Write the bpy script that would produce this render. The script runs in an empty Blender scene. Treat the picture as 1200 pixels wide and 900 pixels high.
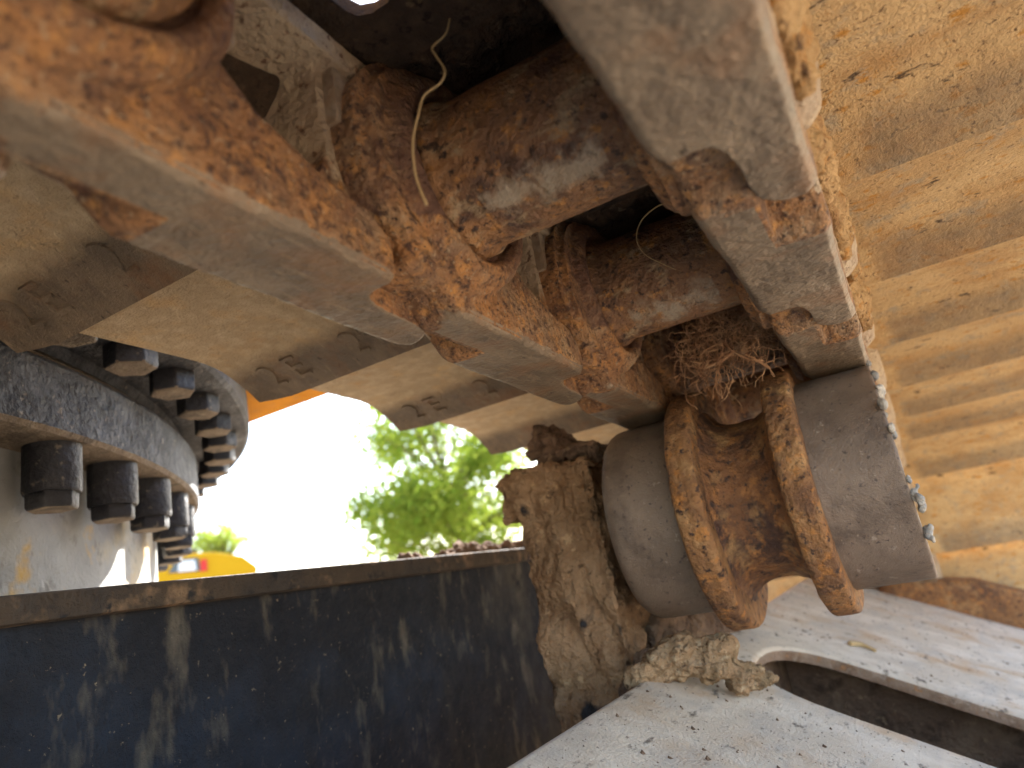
import bpy, bmesh, math, random
import numpy as np
from mathutils import Vector, Matrix, noise

random.seed(7)
RAD = math.radians
sc = bpy.context.scene
COL = sc.collection

# ------------------------------------------------------------------ camera
U = 0.12            # scene unit: camera to running face of the chain, metres
H = 0.78            # camera height above the ground
F = 832.0           # focal length in pixels of a 1200 px wide picture
AX = [Vector(v).normalized() for v in ((1652, -542, -F), (468, 150, F), (-541, -2926, F))]
right = Vector((AX[0][0], AX[1][0], AX[2][0]))
down = Vector((AX[0][1], AX[1][1], AX[2][1]))
fwd = Vector((AX[0][2], AX[1][2], AX[2][2]))
cam_d = bpy.data.cameras.new('camera')
cam = bpy.data.objects.new('camera', cam_d)
COL.objects.link(cam)
m = Matrix.Identity(4)
for i in range(3):
    m[i][0] = right[i]; m[i][1] = -down[i]; m[i][2] = -fwd[i]
m[2][3] = H
cam.matrix_world = m
cam_d.sensor_width = 36.0
cam_d.lens = 36.0 * F / 1200.0
cam_d.clip_start = 0.005
cam_d.clip_end = 2000
cam_d.dof.use_dof = True
cam_d.dof.focus_distance = 0.44
cam_d.dof.aperture_fstop = 7.1
sc.camera = cam

# ------------------------------------------------------------------ light
SUN_EL, SUN_AZ = 33.0, -13.0          # azimuth from +y towards +x
w = bpy.data.worlds.new('World'); sc.world = w; w.use_nodes = True
nt = w.node_tree; nt.nodes.clear()
sky = nt.nodes.new('ShaderNodeTexSky'); sky.sky_type = 'NISHITA'; sky.sun_disc = False
sky.sun_elevation = RAD(SUN_EL); sky.sun_rotation = RAD(SUN_AZ)
sky.air_density = 1.0; sky.dust_density = 1.0
bg = nt.nodes.new('ShaderNodeBackground'); bg.inputs[1].default_value = 0.12
wo = nt.nodes.new('ShaderNodeOutputWorld')
nt.links.new(sky.outputs[0], bg.inputs[0]); nt.links.new(bg.outputs[0], wo.inputs[0])
sun_d = bpy.data.lights.new('sun', 'SUN'); sun_d.energy = 5.0; sun_d.angle = RAD(0.53)
sun_d.color = (1.0, 0.95, 0.88)
sun = bpy.data.objects.new('sun', sun_d); COL.objects.link(sun)
sd = Vector((math.sin(RAD(SUN_AZ)) * math.cos(RAD(SUN_EL)), math.cos(RAD(SUN_AZ)) * math.cos(RAD(SUN_EL)), math.sin(RAD(SUN_EL))))
sun.rotation_euler = (-sd).to_track_quat('-Z', 'Y').to_euler()
sun.location = (0, 0, 8)
vs = sc.view_settings
vs.view_transform = 'Standard'; vs.look = 'None'; vs.gamma = 1.0; vs.use_curve_mapping = False
vs.exposure = 2.75
sc.cycles.use_denoising = True
sc.cycles.adaptive_threshold = 0.02
sc.cycles.max_bounces = 6
sc.cycles.diffuse_bounces = 4

# ------------------------------------------------------------------ materials
def layered(name, base, layers=(), rough=0.85, metal=0.0, bumps=(), wear_shade=None, spec=0.3, wn=.35, wr=(.42, .62), dust_shade=None, wb=.45, oxide=None):
    """base colour, then layers of (colour, scale, lo, hi[, stretch, detail, offset]);
    scales are per scene unit U; wear = (colour, colour2, rough, metal) where the 'wear' attribute is 1."""
    mt = bpy.data.materials.new(name); mt.use_nodes = True
    t = mt.node_tree; N = t.nodes; L = t.links
    b = N['Principled BSDF']
    b.inputs['Specular IOR Level'].default_value = spec
    geo = N.new('ShaderNodeNewGeometry')
    sca = N.new('ShaderNodeVectorMath'); sca.operation = 'SCALE'; sca.inputs['Scale'].default_value = 1.0 / U
    L.new(geo.outputs['Position'], sca.inputs[0])

    def noise_node(scale, stretch=None, detail=6, off=0.0, rough_=0.62):
        src = sca.outputs[0]
        mp = N.new('ShaderNodeMapping')
        mp.inputs['Location'].default_value = (off, off * 1.7, -off)
        if stretch: mp.inputs['Scale'].default_value = stretch
        L.new(src, mp.inputs[0])
        n = N.new('ShaderNodeTexNoise'); n.inputs['Scale'].default_value = scale
        n.inputs['Detail'].default_value = detail; n.inputs['Roughness'].default_value = rough_
        L.new(mp.outputs[0], n.inputs['Vector'])
        return n.outputs[0]

    def rgb(c):
        r = N.new('ShaderNodeRGB'); r.outputs[0].default_value = (*c, 1); return r.outputs[0]

    def mix(a, bb, fac):
        x = N.new('ShaderNodeMix'); x.data_type = 'RGBA'
        L.new(fac, x.inputs[0]); L.new(a, x.inputs[6]); L.new(bb, x.inputs[7]); return x.outputs[2]

    def rng(v, lo, hi, a=0.0, c=1.0):
        x = N.new('ShaderNodeMapRange'); x.inputs[1].default_value = lo; x.inputs[2].default_value = hi
        x.inputs[3].default_value = a; x.inputs[4].default_value = c
        L.new(v, x.inputs[0]); return x.outputs[0]

    colr = rgb(base)
    for i, ly in enumerate(layers):
        c, s, lo, hi = ly[:4]
        st = ly[4] if len(ly) > 4 else None
        dt = ly[5] if len(ly) > 5 else 4
        f = rng(noise_node(s, st, dt, 3.1 * i + len(name)), lo, hi)
        colr = mix(colr, rgb(c), f)
    if oxide:  # oxide on link eyes; on shoes a painted light tone
        at = N.new('ShaderNodeAttribute'); at.attribute_name = 'oxide'
        ad = N.new('ShaderNodeMath'); ad.operation = 'ADD'; L.new(at.outputs['Fac'], ad.inputs[0]); L.new(rng(noise_node(5, None, 4, 51.0), 0.3, 0.7, -.3, .3), ad.inputs[1])
        oc = mix(rgb(oxide[0]), rgb(oxide[1]), rng(noise_node(9, None, 4, 53.0), .45, .65))
        colr = mix(colr, oc, rng(ad.outputs[0], .3, .8, 0, .95))
    if dust_shade:  # dust on links; on shoes dark soil that deepens the shade
        at = N.new('ShaderNodeAttribute'); at.attribute_name = 'dust'
        ad = N.new('ShaderNodeMath'); ad.operation = 'ADD'; L.new(at.outputs['Fac'], ad.inputs[0]); L.new(rng(noise_node(6, None, 4, 31.0), 0.3, 0.7, -.4, .4), ad.inputs[1])
        dc = mix(rgb(dust_shade[0]), rgb(dust_shade[1]), rng(noise_node(5, None, 4, 33.0), .45, .6))
        dc = mix(dc, rgb(dust_shade[2]), rng(noise_node(19, None, 3, 35.0), .6, .67))
        colr = mix(colr, dc, rng(ad.outputs[0], .35, .65))
    rv = rng(noise_node(7, None, 4, 9.0), 0.3, 0.7, rough - 0.1, min(1, rough + 0.1))
    ro = rv
    me = None
    if wear_shade:  # real wear on links and bushings; painted shade on shoe lips
        at = N.new('ShaderNodeAttribute'); at.attribute_name = 'wear'
        nz = noise_node(9, None, 6, 21.0)
        ad = N.new('ShaderNodeMath'); ad.operation = 'ADD'; L.new(at.outputs['Fac'], ad.inputs[0]); L.new(rng(nz, 0.3, 0.7, -wn, wn), ad.inputs[1])
        wf = rng(ad.outputs[0], *wr)
        wc = mix(rgb(wear_shade[0]), rgb(wear_shade[1]), rng(noise_node(5, (1, .5, 1), 4, 5.0), 0.42, 0.6))
        wc = mix(wc, rgb((wear_shade[0][0] * .45, wear_shade[0][1] * .42, wear_shade[0][2] * .4)), rng(noise_node(24, (1, .6, 1), 5, 8.0), 0.63, 0.7))
        wc = mix(wc, rgb((wear_shade[1][0] * 1.05, wear_shade[1][1] * .72, wear_shade[1][2] * .5)), rng(noise_node(3.2, None, 4, 11.0), .5, .72, 0, .8))
        wc = mix(wc, rgb((wear_shade[1][0] * 1.35, wear_shade[1][1] * 1.35, wear_shade[1][2] * 1.3)), rng(noise_node(12, (2.5, .35, 1), 4, 13.0), .58, .7, 0, .7))
        colr = mix(colr, wc, wf)
        x = N.new('ShaderNodeMix'); x.data_type = 'FLOAT'; L.new(wf, x.inputs[0]); L.new(rv, x.inputs[2]); x.inputs[3].default_value = wear_shade[2]
        ro = x.outputs[0]
        mm = N.new('ShaderNodeMath'); mm.operation = 'MULTIPLY'; L.new(wf, mm.inputs[0]); mm.inputs[1].default_value = wear_shade[3]
        me = mm.outputs[0]
    L.new(colr, b.inputs['Base Color']); L.new(ro, b.inputs['Roughness'])
    if me: L.new(me, b.inputs['Metallic'])
    else: b.inputs['Metallic'].default_value = metal
    acc = None
    wfo = wf if wear_shade else None
    for i, (s, dist, *rest) in enumerate(bumps):
        st = rest[0] if rest else None
        mu = N.new('ShaderNodeMath'); mu.operation = 'MULTIPLY_ADD'
        L.new(noise_node(s, st, 4, 40.0 + 5 * i, .6), mu.inputs[0]); mu.inputs[1].default_value = dist
        if acc: L.new(acc, mu.inputs[2])
        else: mu.inputs[2].default_value = 0.0
        acc = mu.outputs[0]
    if acc:
        bn = N.new('ShaderNodeBump'); bn.inputs['Strength'].default_value = 1.0; bn.inputs['Distance'].default_value = U
        if wfo: L.new(rng(wfo, 0, 1, 1.0, wb), bn.inputs['Strength'])
        L.new(acc, bn.inputs['Height']); L.new(bn.outputs[0], b.inputs['Normal'])
    return mt

M = {}
STEEL = ((.15, .113, .078), (.225, .172, .118), 0.48, 0.15)
M['link'] = layered('rusty link', (.21, .112, .058),
    [((.40, .188, .066), 3.0, .42, .70), ((.37, .265, .16), 2.2, .46, .70), ((.12, .055, .032), 4.5, .48, .74), ((.46, .225, .07), 16, .52, .72), ((.075, .038, .025), 22, .53, .66), ((.36, .26, .16), 40, .58, .7), ((.06, .034, .025), 55, .57, .66)],
    rough=.74, bumps=[(4, .04), (24, .05)], wear_shade=STEEL, dust_shade=((.47, .36, .24), (.38, .28, .19), (.17, .09, .05)), oxide=((.105, .052, .036), (.17, .085, .05)), spec=.4)
M['bushing'] = layered('rusty bushing', (.19, .10, .052),
    [((.30, .15, .06), 3.4, .46, .66, (.6, 1, 1)), ((.075, .04, .027), 4, .5, .66), ((.33, .24, .14), 9, .54, .68, (.6, 1, 1)), ((.36, .17, .05), 18, .56, .68), ((.05, .028, .02), 24, .57, .66)],
    rough=.65, bumps=[(4, .03), (22, .045)], spec=.4, wn=.55, wr=(.35, .95), wear_shade=((.30, .25, .185), (.24, .18, .12), .5, .1))
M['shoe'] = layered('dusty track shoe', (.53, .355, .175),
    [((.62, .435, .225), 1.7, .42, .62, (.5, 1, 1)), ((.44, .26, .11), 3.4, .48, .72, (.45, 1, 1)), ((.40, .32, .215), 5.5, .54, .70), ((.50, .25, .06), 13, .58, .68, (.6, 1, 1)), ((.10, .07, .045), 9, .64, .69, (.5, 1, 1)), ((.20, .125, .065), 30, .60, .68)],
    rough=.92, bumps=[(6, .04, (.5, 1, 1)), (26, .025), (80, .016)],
    wn=.09, wr=(.15, .75), wb=.8, wear_shade=((.14, .108, .078), (.20, .15, .103), .6, .0), spec=.2, dust_shade=((.06, .04, .027), (.095, .062, .04), (.035, .023, .017)),  # lip band is painted shade; soil between rails darkened for shade
    oxide=((.42, .325, .21), (.51, .405, .27)))  # greyer inner side stands in for the light there
M['roller_tread'] = layered('worn roller tread', (.165, .12, .09),
    [((.21, .153, .115), 1.8, .42, .62), ((.12, .086, .065), 4, .50, .68), ((.28, .225, .18), 20, .64, .70), ((.07, .05, .042), 26, .60, .68)],
    rough=.52, metal=.2, bumps=[(14, .008), (80, .006)], spec=.45)
M['roller_rust'] = layered('rusty roller body', (.22, .095, .036),
    [((.065, .03, .02), 2.6, .43, .62, (.8, 1, 1)), ((.38, .21, .085), 4.2, .53, .70), ((.40, .17, .05), 10, .53, .70), ((.05, .026, .019), 17, .54, .66)],
    rough=.66, bumps=[(4, .03), (22, .04)], spec=.45)
M['flange'] = layered('rusty flange', (.25, .122, .05),
    [((.09, .043, .026), 2.8, .44, .68), ((.40, .225, .095), 3.8, .52, .70), ((.42, .175, .045), 12, .54, .70), ((.05, .028, .02), 19, .55, .66)],
    rough=.72, bumps=[(5, .03), (22, .045)])
M['mud'] = layered('dried mud', (.26, .158, .09),
    [((.33, .21, .125), 2.0, .45, .6), ((.18, .10, .054), 3.0, .50, .66), ((.44, .29, .165), 8, .6, .7), ((.035, .033, .036), 1.5, .57, .62), ((.12, .075, .045), 14, .6, .7)],
    rough=.95, bumps=[(6, .12), (24, .06)], spec=.1)
M['mud_pale'] = layered('pale crumbly mud', (.33, .215, .125),
    [((.41, .28, .17), 3.0, .42, .62), ((.28, .19, .11), 5, .5, .66), ((.50, .40, .27), 14, .56, .7), ((.16, .10, .06), 20, .58, .68)],
    rough=.95, bumps=[(8, .10), (26, .06)], spec=.1)
M['mud_cake'] = layered('orange caked dirt', (.42, .265, .125),
    [((.52, .34, .17), 3.0, .42, .66), ((.28, .155, .07), 5, .48, .68), ((.44, .21, .06), 11, .56, .7), ((.14, .08, .045), 18, .58, .68)],
    rough=.95, bumps=[(8, .08), (26, .06)], spec=.1)
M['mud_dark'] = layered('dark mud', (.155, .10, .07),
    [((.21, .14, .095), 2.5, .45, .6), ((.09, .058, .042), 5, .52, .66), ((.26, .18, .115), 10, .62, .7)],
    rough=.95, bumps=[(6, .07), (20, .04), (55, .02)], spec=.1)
M['plate'] = layered('dusty grey frame plate', (.56, .475, .38),
    [((.65, .57, .475), 1.4, .45, .6), ((.47, .31, .18), 1.0, .51, .68), ((.49, .43, .365), 2.6, .5, .66, (1, .5, 1)), ((.16, .13, .105), 7, .60, .68, (1.3, .45, 1), 9), ((.20, .165, .135), 26, .62, .70, (1.2, .6, 1))],
    rough=.88, bumps=[(9, .014), (60, .012)], spec=.2)
M['plate_edge'] = layered('rusted cut edge', (.25, .17, .12),
    [((.18, .11, .07), 3, .48, .62), ((.34, .26, .20), 7, .56, .66), ((.30, .15, .07), 11, .6, .68)],
    rough=.85, bumps=[(10, .03), (40, .015)])
M['beam'] = layered('black painted beam', (.016, .018, .025),
    [((.022, .03, .048), .9, .48, .66), ((.10, .085, .065), .8, .50, .78, (1, 1, .55)), ((.17, .145, .11), 3.2, .55, .80, (1, 1.2, .5)), ((.010, .012, .018), 5, .54, .72), ((.20, .165, .12), 22, .66, .72)],
    rough=.75, bumps=[(6, .02), (30, .015)], spec=.22)
M['beam_edge'] = layered('dusty beam flange', (.065, .048, .036),
    [((.045, .037, .033), 1.6, .48, .6), ((.20, .13, .08), 3, .55, .66), ((.02, .02, .022), 7, .58, .66)],
    rough=.85, bumps=[(8, .03), (30, .02)])
M['ring'] = layered('greasy bearing ring', (.042, .046, .055),
    [((.022, .024, .03), 1.1, .44, .60), ((.11, .118, .13), 2.0, .52, .74), ((.02, .021, .024), 6, .54, .68), ((.18, .16, .135), 14, .62, .72)],
    rough=.7, bumps=[(5, .05), (18, .04)], spec=.3)
M['ring_dust'] = layered('dusty ring underside', (.17, .135, .10),
    [((.10, .08, .06), 3, .5, .62), ((.22, .18, .13), 8, .56, .66)], rough=.95, bumps=[(12, .05), (40, .02)])
M['tower'] = layered('grey painted tower', (.27, .275, .265),
    [((.21, .215, .215), .9, .46, .62), ((.33, .29, .21), 1.3, .54, .68), ((.42, .26, .06), 1.5, .58, .68), ((.16, .155, .145), 5, .58, .7)],
    rough=.8, bumps=[(8, .015), (30, .01)])
M['bolt'] = layered('black oxide bolt', (.014, .015, .02),
    [((.032, .033, .038), 4, .48, .62), ((.15, .125, .095), 9, .62, .7)], rough=.6, bumps=[(20, .02)], spec=.4)
M['yellow'] = layered('machine yellow paint', (.44, .18, .004),
    [((.36, .14, .004), 1.6, .5, .66), ((.33, .16, .03), 5, .6, .7)], rough=.85, bumps=[(12, .01)], spec=.12)
M['root'] = layered('dry roots', (.34, .185, .10), [((.48, .29, .16), 6, .45, .6), ((.18, .09, .05), 9, .55, .66)], rough=.9, spec=.15)
M['straw'] = layered('dry straw', (.42, .30, .15), [((.38, .27, .13), 6, .5, .65)], rough=.8)
M['grease'] = layered('grey grease', (.34, .31, .27), [((.20, .20, .20), 5, .45, .6), ((.50, .44, .36), 9, .55, .66)], rough=.6, bumps=[(14, .05)])
M['nut'] = layered('dusty nut', (.32, .25, .185), [((.26, .18, .115), 6, .48, .62), ((.18, .11, .07), 16, .62, .7)], rough=.75, bumps=[(16, .03)])
M['ground'] = layered('dry earth', (.38, .29, .20), [((.32, .24, .16), .03, .42, .6), ((.44, .355, .255), .11, .5, .66), ((.24, .17, .10), .6, .55, .68)], rough=.95, bumps=[(.4, .3), (3, .1)], spec=.1)
M['glass'] = layered('dark glass', (.03, .035, .04), rough=.15, spec=.6)
M['rubber'] = layered('black track steel', (.05, .047, .045), [((.12, .10, .075), .4, .5, .66)], rough=.8)
M['white'] = layered('white paint', (.7, .7, .7), rough=.5)
M['red'] = layered('red paint', (.55, .03, .02), rough=.5)
M['bark'] = layered('bark', (.16, .12, .085), [((.09, .065, .045), .5, .45, .62)], rough=.95, bumps=[(.8, .5)])


def leaf_mat(name, c1, c2):
    mt = bpy.data.materials.new(name); mt.use_nodes = True
    t = mt.node_tree; N = t.nodes; L = t.links; N.clear()
    out = N.new('ShaderNodeOutputMaterial'); d = N.new('ShaderNodeBsdfDiffuse'); tr = N.new('ShaderNodeBsdfTranslucent')
    mx = N.new('ShaderNodeMixShader'); mx.inputs[0].default_value = .6
    oi = N.new('ShaderNodeNewGeometry'); mc = N.new('ShaderNodeMix'); mc.data_type = 'RGBA'
    L.new(oi.outputs['Random Per Island'], mc.inputs[0]); mc.inputs[6].default_value = (*c1, 1); mc.inputs[7].default_value = (*c2, 1)
    L.new(mc.outputs[2], d.inputs[0]); L.new(mc.outputs[2], tr.inputs[0])
    L.new(d.outputs[0], mx.inputs[1]); L.new(tr.outputs[0], mx.inputs[2]); L.new(mx.outputs[0], out.inputs[0])
    return mt
M['leaf'] = leaf_mat('spring leaves', (.15, .235, .025), (.27, .32, .05))

# ------------------------------------------------------------------ mesh helpers (coordinates in U)
class Geo:
    def __init__(s): s.v = []; s.f = []
    def add(s, v, f):
        o = len(s.v); s.v += [tuple(p) for p in v]; s.f += [tuple(i + o for i in q) for q in f]; return s
    def prism(s, poly, a, b, fn):
        """poly in 2D, extruded from a to b; fn(p, q, e) -> xyz"""
        n = len(poly)
        v = [fn(p[0], p[1], a) for p in poly] + [fn(p[0], p[1], b) for p in poly]
        f = [tuple(range(n)), tuple(reversed(range(n, 2 * n)))] + [(i, n + i, n + (i + 1) % n, (i + 1) % n) for i in range(n)]
        return s.add(v, f)
    def box(s, x0, x1, y0, y1, z0, z1):
        return s.prism([(x0, y0), (x1, y0), (x1, y1), (x0, y1)], z0, z1, lambda p, q, e: (p, q, e))
    def lathe(s, prof, n, fn, closed=True):
        """prof [(axial, radius)], revolved; fn(axial, cos*r, sin*r)"""
        v = []; f = []
        for (a, r) in prof:
            for k in range(n):
                t = 2 * math.pi * k / n
                v.append(fn(a, r * math.cos(t), r * math.sin(t)))
        m_ = len(prof)
        for i in range(m_ - 1):
            for k in range(n):
                f.append((i * n + k, i * n + (k + 1) % n, (i + 1) * n + (k + 1) % n, (i + 1) * n + k))
        if closed:
            f.append(tuple(reversed(range(n)))); f.append(tuple(range((m_ - 1) * n, m_ * n)))
        return s.add(v, f)
    def tube(s, pts, r, n=5, taper=0.4):
        v = []; f = []
        pts = [Vector(p) for p in pts]
        for i, p in enumerate(pts):
            d = (pts[min(i + 1, len(pts) - 1)] - pts[max(i - 1, 0)])
            if d.length < 1e-9: d = Vector((0, 0, 1))
            d.normalize()
            a = d.cross(Vector((.31, .77, .55))).normalized(); b_ = d.cross(a)
            rr = r * (1 - (1 - taper) * i / max(1, len(pts) - 1))
            for k in range(n):
                t = 2 * math.pi * k / n
                v.append(p + a * rr * math.cos(t) + b_ * rr * math.sin(t))
        for i in range(len(pts) - 1):
            for k in range(n):
                f.append((i * n + k, i * n + (k + 1) % n, (i + 1) * n + (k + 1) % n, (i + 1) * n + k))
        f.append(tuple(reversed(range(n)))); f.append(tuple(range((len(pts) - 1) * n, len(pts) * n)))
        return s.add(v, f)
    def mesh(s, name):
        me = bpy.data.meshes.new(name)
        me.from_pydata([(x * U, y * U, z * U) for x, y, z in s.v], [], s.f)
        bm = bmesh.new(); bm.from_mesh(me); bmesh.ops.recalc_face_normals(bm, faces=bm.faces); bm.to_mesh(me); bm.free()
        return me


def fuse(g, name, voxel=.018, smooth=3, amp=0.0, freq=3.0, amp2=0.0, freq2=10.0, squash=None, deform=None):
    """melts overlapping solids into one cast-looking skin (voxel remesh, smoothing, uneven surface)"""
    me = g.mesh(name + '_raw')
    o = bpy.data.objects.new('tmp', me); COL.objects.link(o)
    r = o.modifiers.new('r', 'REMESH'); r.mode = 'VOXEL'; r.voxel_size = voxel * U; r.use_smooth_shade = True
    if smooth:
        sm = o.modifiers.new('s', 'SMOOTH'); sm.factor = .5; sm.iterations = smooth
    dg = bpy.context.evaluated_depsgraph_get()
    out = bpy.data.meshes.new_from_object(o.evaluated_get(dg))
    out.name = name
    bpy.data.objects.remove(o); bpy.data.meshes.remove(me)
    out.materials.clear()
    if deform:
        for v in out.vertices: v.co = Vector(deform(v.co / U)) * U
        out.update()
    if amp or amp2:
        n = len(out.vertices)
        co = np.empty(n * 3, 'f'); no = np.empty(n * 3, 'f')
        out.vertices.foreach_get('co', co); out.vertex_normals.foreach_get('vector', no)
        co = co.reshape(-1, 3); no = no.reshape(-1, 3)
        d = np.empty(n, 'f')
        for i in range(n):
            p = Vector(co[i]) / U
            if squash: p = Vector((p.x, p.y, p.z * squash))
            d[i] = (amp * noise.fractal(p * freq, 1.0, 2.0, 3) if amp else 0) + (amp2 * (noise.turbulence(p * freq2, 4, True, noise_basis='PERLIN_ORIGINAL', amplitude_scale=.55, frequency_scale=2.1) - .7) if amp2 else 0)
        co += no * (d * U)[:, None]
        out.vertices.foreach_set('co', co.ravel().astype('f')); out.update()
    return out


def wear_shade_attr(me, fn):
    at = me.attributes.new('wear', 'FLOAT', 'POINT')
    vals = [fn(v.co / U, v.normal) for v in me.vertices]
    at.data.foreach_set('value', np.array(vals, 'f'))


def obj(name, me, mat=None, parent=None, loc=(0, 0, 0), smooth=True):
    if isinstance(me, Geo): me = me.mesh(name)
    o = bpy.data.objects.new(name, me); COL.objects.link(o)
    if mat is not None and not me.materials: me.materials.append(M[mat])
    o.location = Vector(loc) * U
    if parent: o.parent = parent
    if smooth is True: me.shade_smooth()
    elif smooth: me.set_sharp_from_angle(angle=RAD(smooth)) if hasattr(me, 'set_sharp_from_angle') else None
    return o


def sharp(me, deg=35):
    me.shade_smooth(); me.set_sharp_from_angle(angle=RAD(deg)); return me


def bevel(me, width, seg=2, deg=30):
    bm = bmesh.new(); bm.from_mesh(me)
    ed = [e for e in bm.edges if len(e.link_faces) == 2 and e.calc_face_angle(0) > RAD(deg)]
    bmesh.ops.bevel(bm, geom=ed, offset=width * U, segments=seg, affect='EDGES', profile=.6, clamp_overlap=True)
    bm.to_mesh(me); bm.free(); return sharp(me, 40)


def thing(name, label, cat, loc=(0, 0, 0), group=None):
    o = bpy.data.objects.new(name, None); COL.objects.link(o); o.location = Vector(loc) * U
    o.empty_display_size = .05
    return tag(o, label, cat, group)


def tag(o, label, cat, group=None, kind=None):
    if label: o['label'] = label
    if cat: o['category'] = cat
    if group: o['group'] = group
    if kind: o['kind'] = kind
    return o

# ------------------------------------------------------------------ ground
GZ = -H / U
g = Geo(); n = 60; ext = 9000.0
ax = [math.copysign(abs(t) ** 3, t) * ext for t in np.linspace(-1, 1, n + 1)]
vv = [(x, y, GZ + (noise.noise(Vector((x * .12, y * .12, 0))) * .25 if max(abs(x), abs(y)) < 400 else 0)) for y in ax for x in ax]
ff = [(j * (n + 1) + i, j * (n + 1) + i + 1, (j + 1) * (n + 1) + i + 1, (j + 1) * (n + 1) + i) for j in range(n) for i in range(n)]
g.add(vv, ff)
tag(obj('ground', g, 'ground'), None, None, kind='structure')

# ------------------------------------------------------------------ track frame (top plate with slot, inner side)
TILT = math.tan(RAD(25)); XE, ZE = -1.86, -.74
pl_z = lambda x: ZE - TILT * (x - XE)
frame = thing('crawler_chassis', 'pale dusty crawler side frame with a sloping slotted top plate below the roller', 'track frame', (0, 5, GZ))
FO = Vector((0, 5, GZ))
def in_frame(g_): g_.v = [(x - FO.x, y - FO.y, z - FO.z) for x, y, z in g_.v]; return g_

# slot outline in plan: runs outwards (x) with a round inner end
SX0, SX1, SY0, SY1 = -1.45, 1.6, 5.72, 7.55
syc = (SY0 + SY1) / 2; sr = (SY1 - SY0) / 2
def slot_pts(n=16, k=2.6):
    pts = []
    for i in range(n + 1):                      # squarish round end
        t = math.pi / 2 + math.pi * i / n
        c, s = math.cos(t), math.sin(t)
        pts.append((SX0 + sr * .75 + sr * .75 * math.copysign(abs(c) ** (2 / k), c), syc + sr * math.copysign(abs(s) ** (2 / k), s)))
    return [(SX1, SY1)] + pts + [(SX1, SY0)]
slot = slot_pts()
X1 = 2.2; Y0, Y1 = -4.0, 15.2; TH = .12
bm = bmesh.new()
outer = [(XE, Y0), (X1, Y0), (X1, Y1), (XE, Y1)]
vo = [bm.verts.new((x, y, 0)) for x, y in outer]; vi = [bm.verts.new((x, y, 0)) for x, y in slot]
eo = [bm.edges.new((vo[i], vo[(i + 1) % 4])) for i in range(4)]
ei = [bm.edges.new((vi[i], vi[(i + 1) % len(vi)])) for i in range(len(vi))]
bmesh.ops.triangle_fill(bm, use_beauty=True, use_dissolve=False, edges=eo + ei)
inside = [f for f in bm.faces if SX0 + .05 < f.calc_center_median().x < SX1 and SY0 < f.calc_center_median().y < SY1 and all(any((v.co - w_.co).length < 1e-6 for w_ in vi) for v in f.verts)]
bmesh.ops.delete(bm, geom=inside, context='FACES')
top = list(bm.faces)
for v in bm.verts: v.co.z = pl_z(v.co.x)
ret = bmesh.ops.extrude_face_region(bm, geom=top)
nv = Vector((TILT, 0, 1)).normalized()
for e in ret['geom']:
    if isinstance(e, bmesh.types.BMVert): e.co -= nv * TH
bmesh.ops.recalc_face_normals(bm, faces=bm.faces)
ed = [e for e in bm.edges if len(e.link_faces) == 2 and e.calc_face_angle(0) > RAD(50) and max(v.co.z - pl_z(v.co.x) for v in e.verts) > -.02]
bmesh.ops.bevel(bm, geom=ed, offset=.05, segments=4, affect='EDGES', profile=.5, clamp_overlap=True)
me = bpy.data.meshes.new('top_plate')
me.materials.append(M['plate']); me.materials.append(M['plate_edge'])
for f in bm.faces:
    f.normal_update()
    if f.normal.dot(nv) < .55: f.material_index = 1
for v in bm.verts: v.co = (v.co - FO) * U
bm.to_mesh(me); bm.free(); sharp(me, 30)
obj('top_plate', me, None, frame, smooth=False)
# side walls of the box section and the rib seen through the slot
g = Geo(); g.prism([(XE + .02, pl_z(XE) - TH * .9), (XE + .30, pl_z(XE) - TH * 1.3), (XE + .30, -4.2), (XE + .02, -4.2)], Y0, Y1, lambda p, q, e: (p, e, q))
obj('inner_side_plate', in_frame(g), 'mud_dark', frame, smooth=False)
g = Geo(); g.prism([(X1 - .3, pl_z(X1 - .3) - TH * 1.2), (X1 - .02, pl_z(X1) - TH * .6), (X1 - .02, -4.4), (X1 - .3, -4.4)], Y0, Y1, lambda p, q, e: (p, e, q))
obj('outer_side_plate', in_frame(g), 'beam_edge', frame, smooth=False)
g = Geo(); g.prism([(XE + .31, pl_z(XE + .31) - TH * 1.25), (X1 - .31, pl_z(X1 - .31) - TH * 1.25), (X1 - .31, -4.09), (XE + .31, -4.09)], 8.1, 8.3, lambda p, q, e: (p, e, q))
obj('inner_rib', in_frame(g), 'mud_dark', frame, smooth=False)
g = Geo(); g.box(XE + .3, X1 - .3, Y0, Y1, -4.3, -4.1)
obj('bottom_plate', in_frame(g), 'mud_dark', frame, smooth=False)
for ya, yb in ((Y0 - .2, Y0 - .01), (Y1 + .01, Y1 + .2)):  # unseen end closures, added to keep sunlight out of the box
    g = Geo(); g.prism([(XE, pl_z(XE)), (X1, pl_z(X1)), (X1, -4.4), (XE, -4.4)], ya, yb, lambda p, q, e: (p, e, q))
    obj('end_plate', in_frame(g), 'plate_edge', frame, smooth=False)
# rounded yoke at the far end
g = Geo()
prof = [(-.9, -3.8), (-.9, -1.12), (-.5, -1.06), (.6, -1.25), (1.5, -1.68), (2.0, -2.15), (2.15, -3.8)]
g.prism(prof, 14.2, 15.1, lambda p, q, e: (p, e, q))
me = bevel(in_frame(g).mesh('idler_yoke'), .2, 3, 20)
obj('idler_yoke', me, 'flange', frame, smooth=False)

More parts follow.
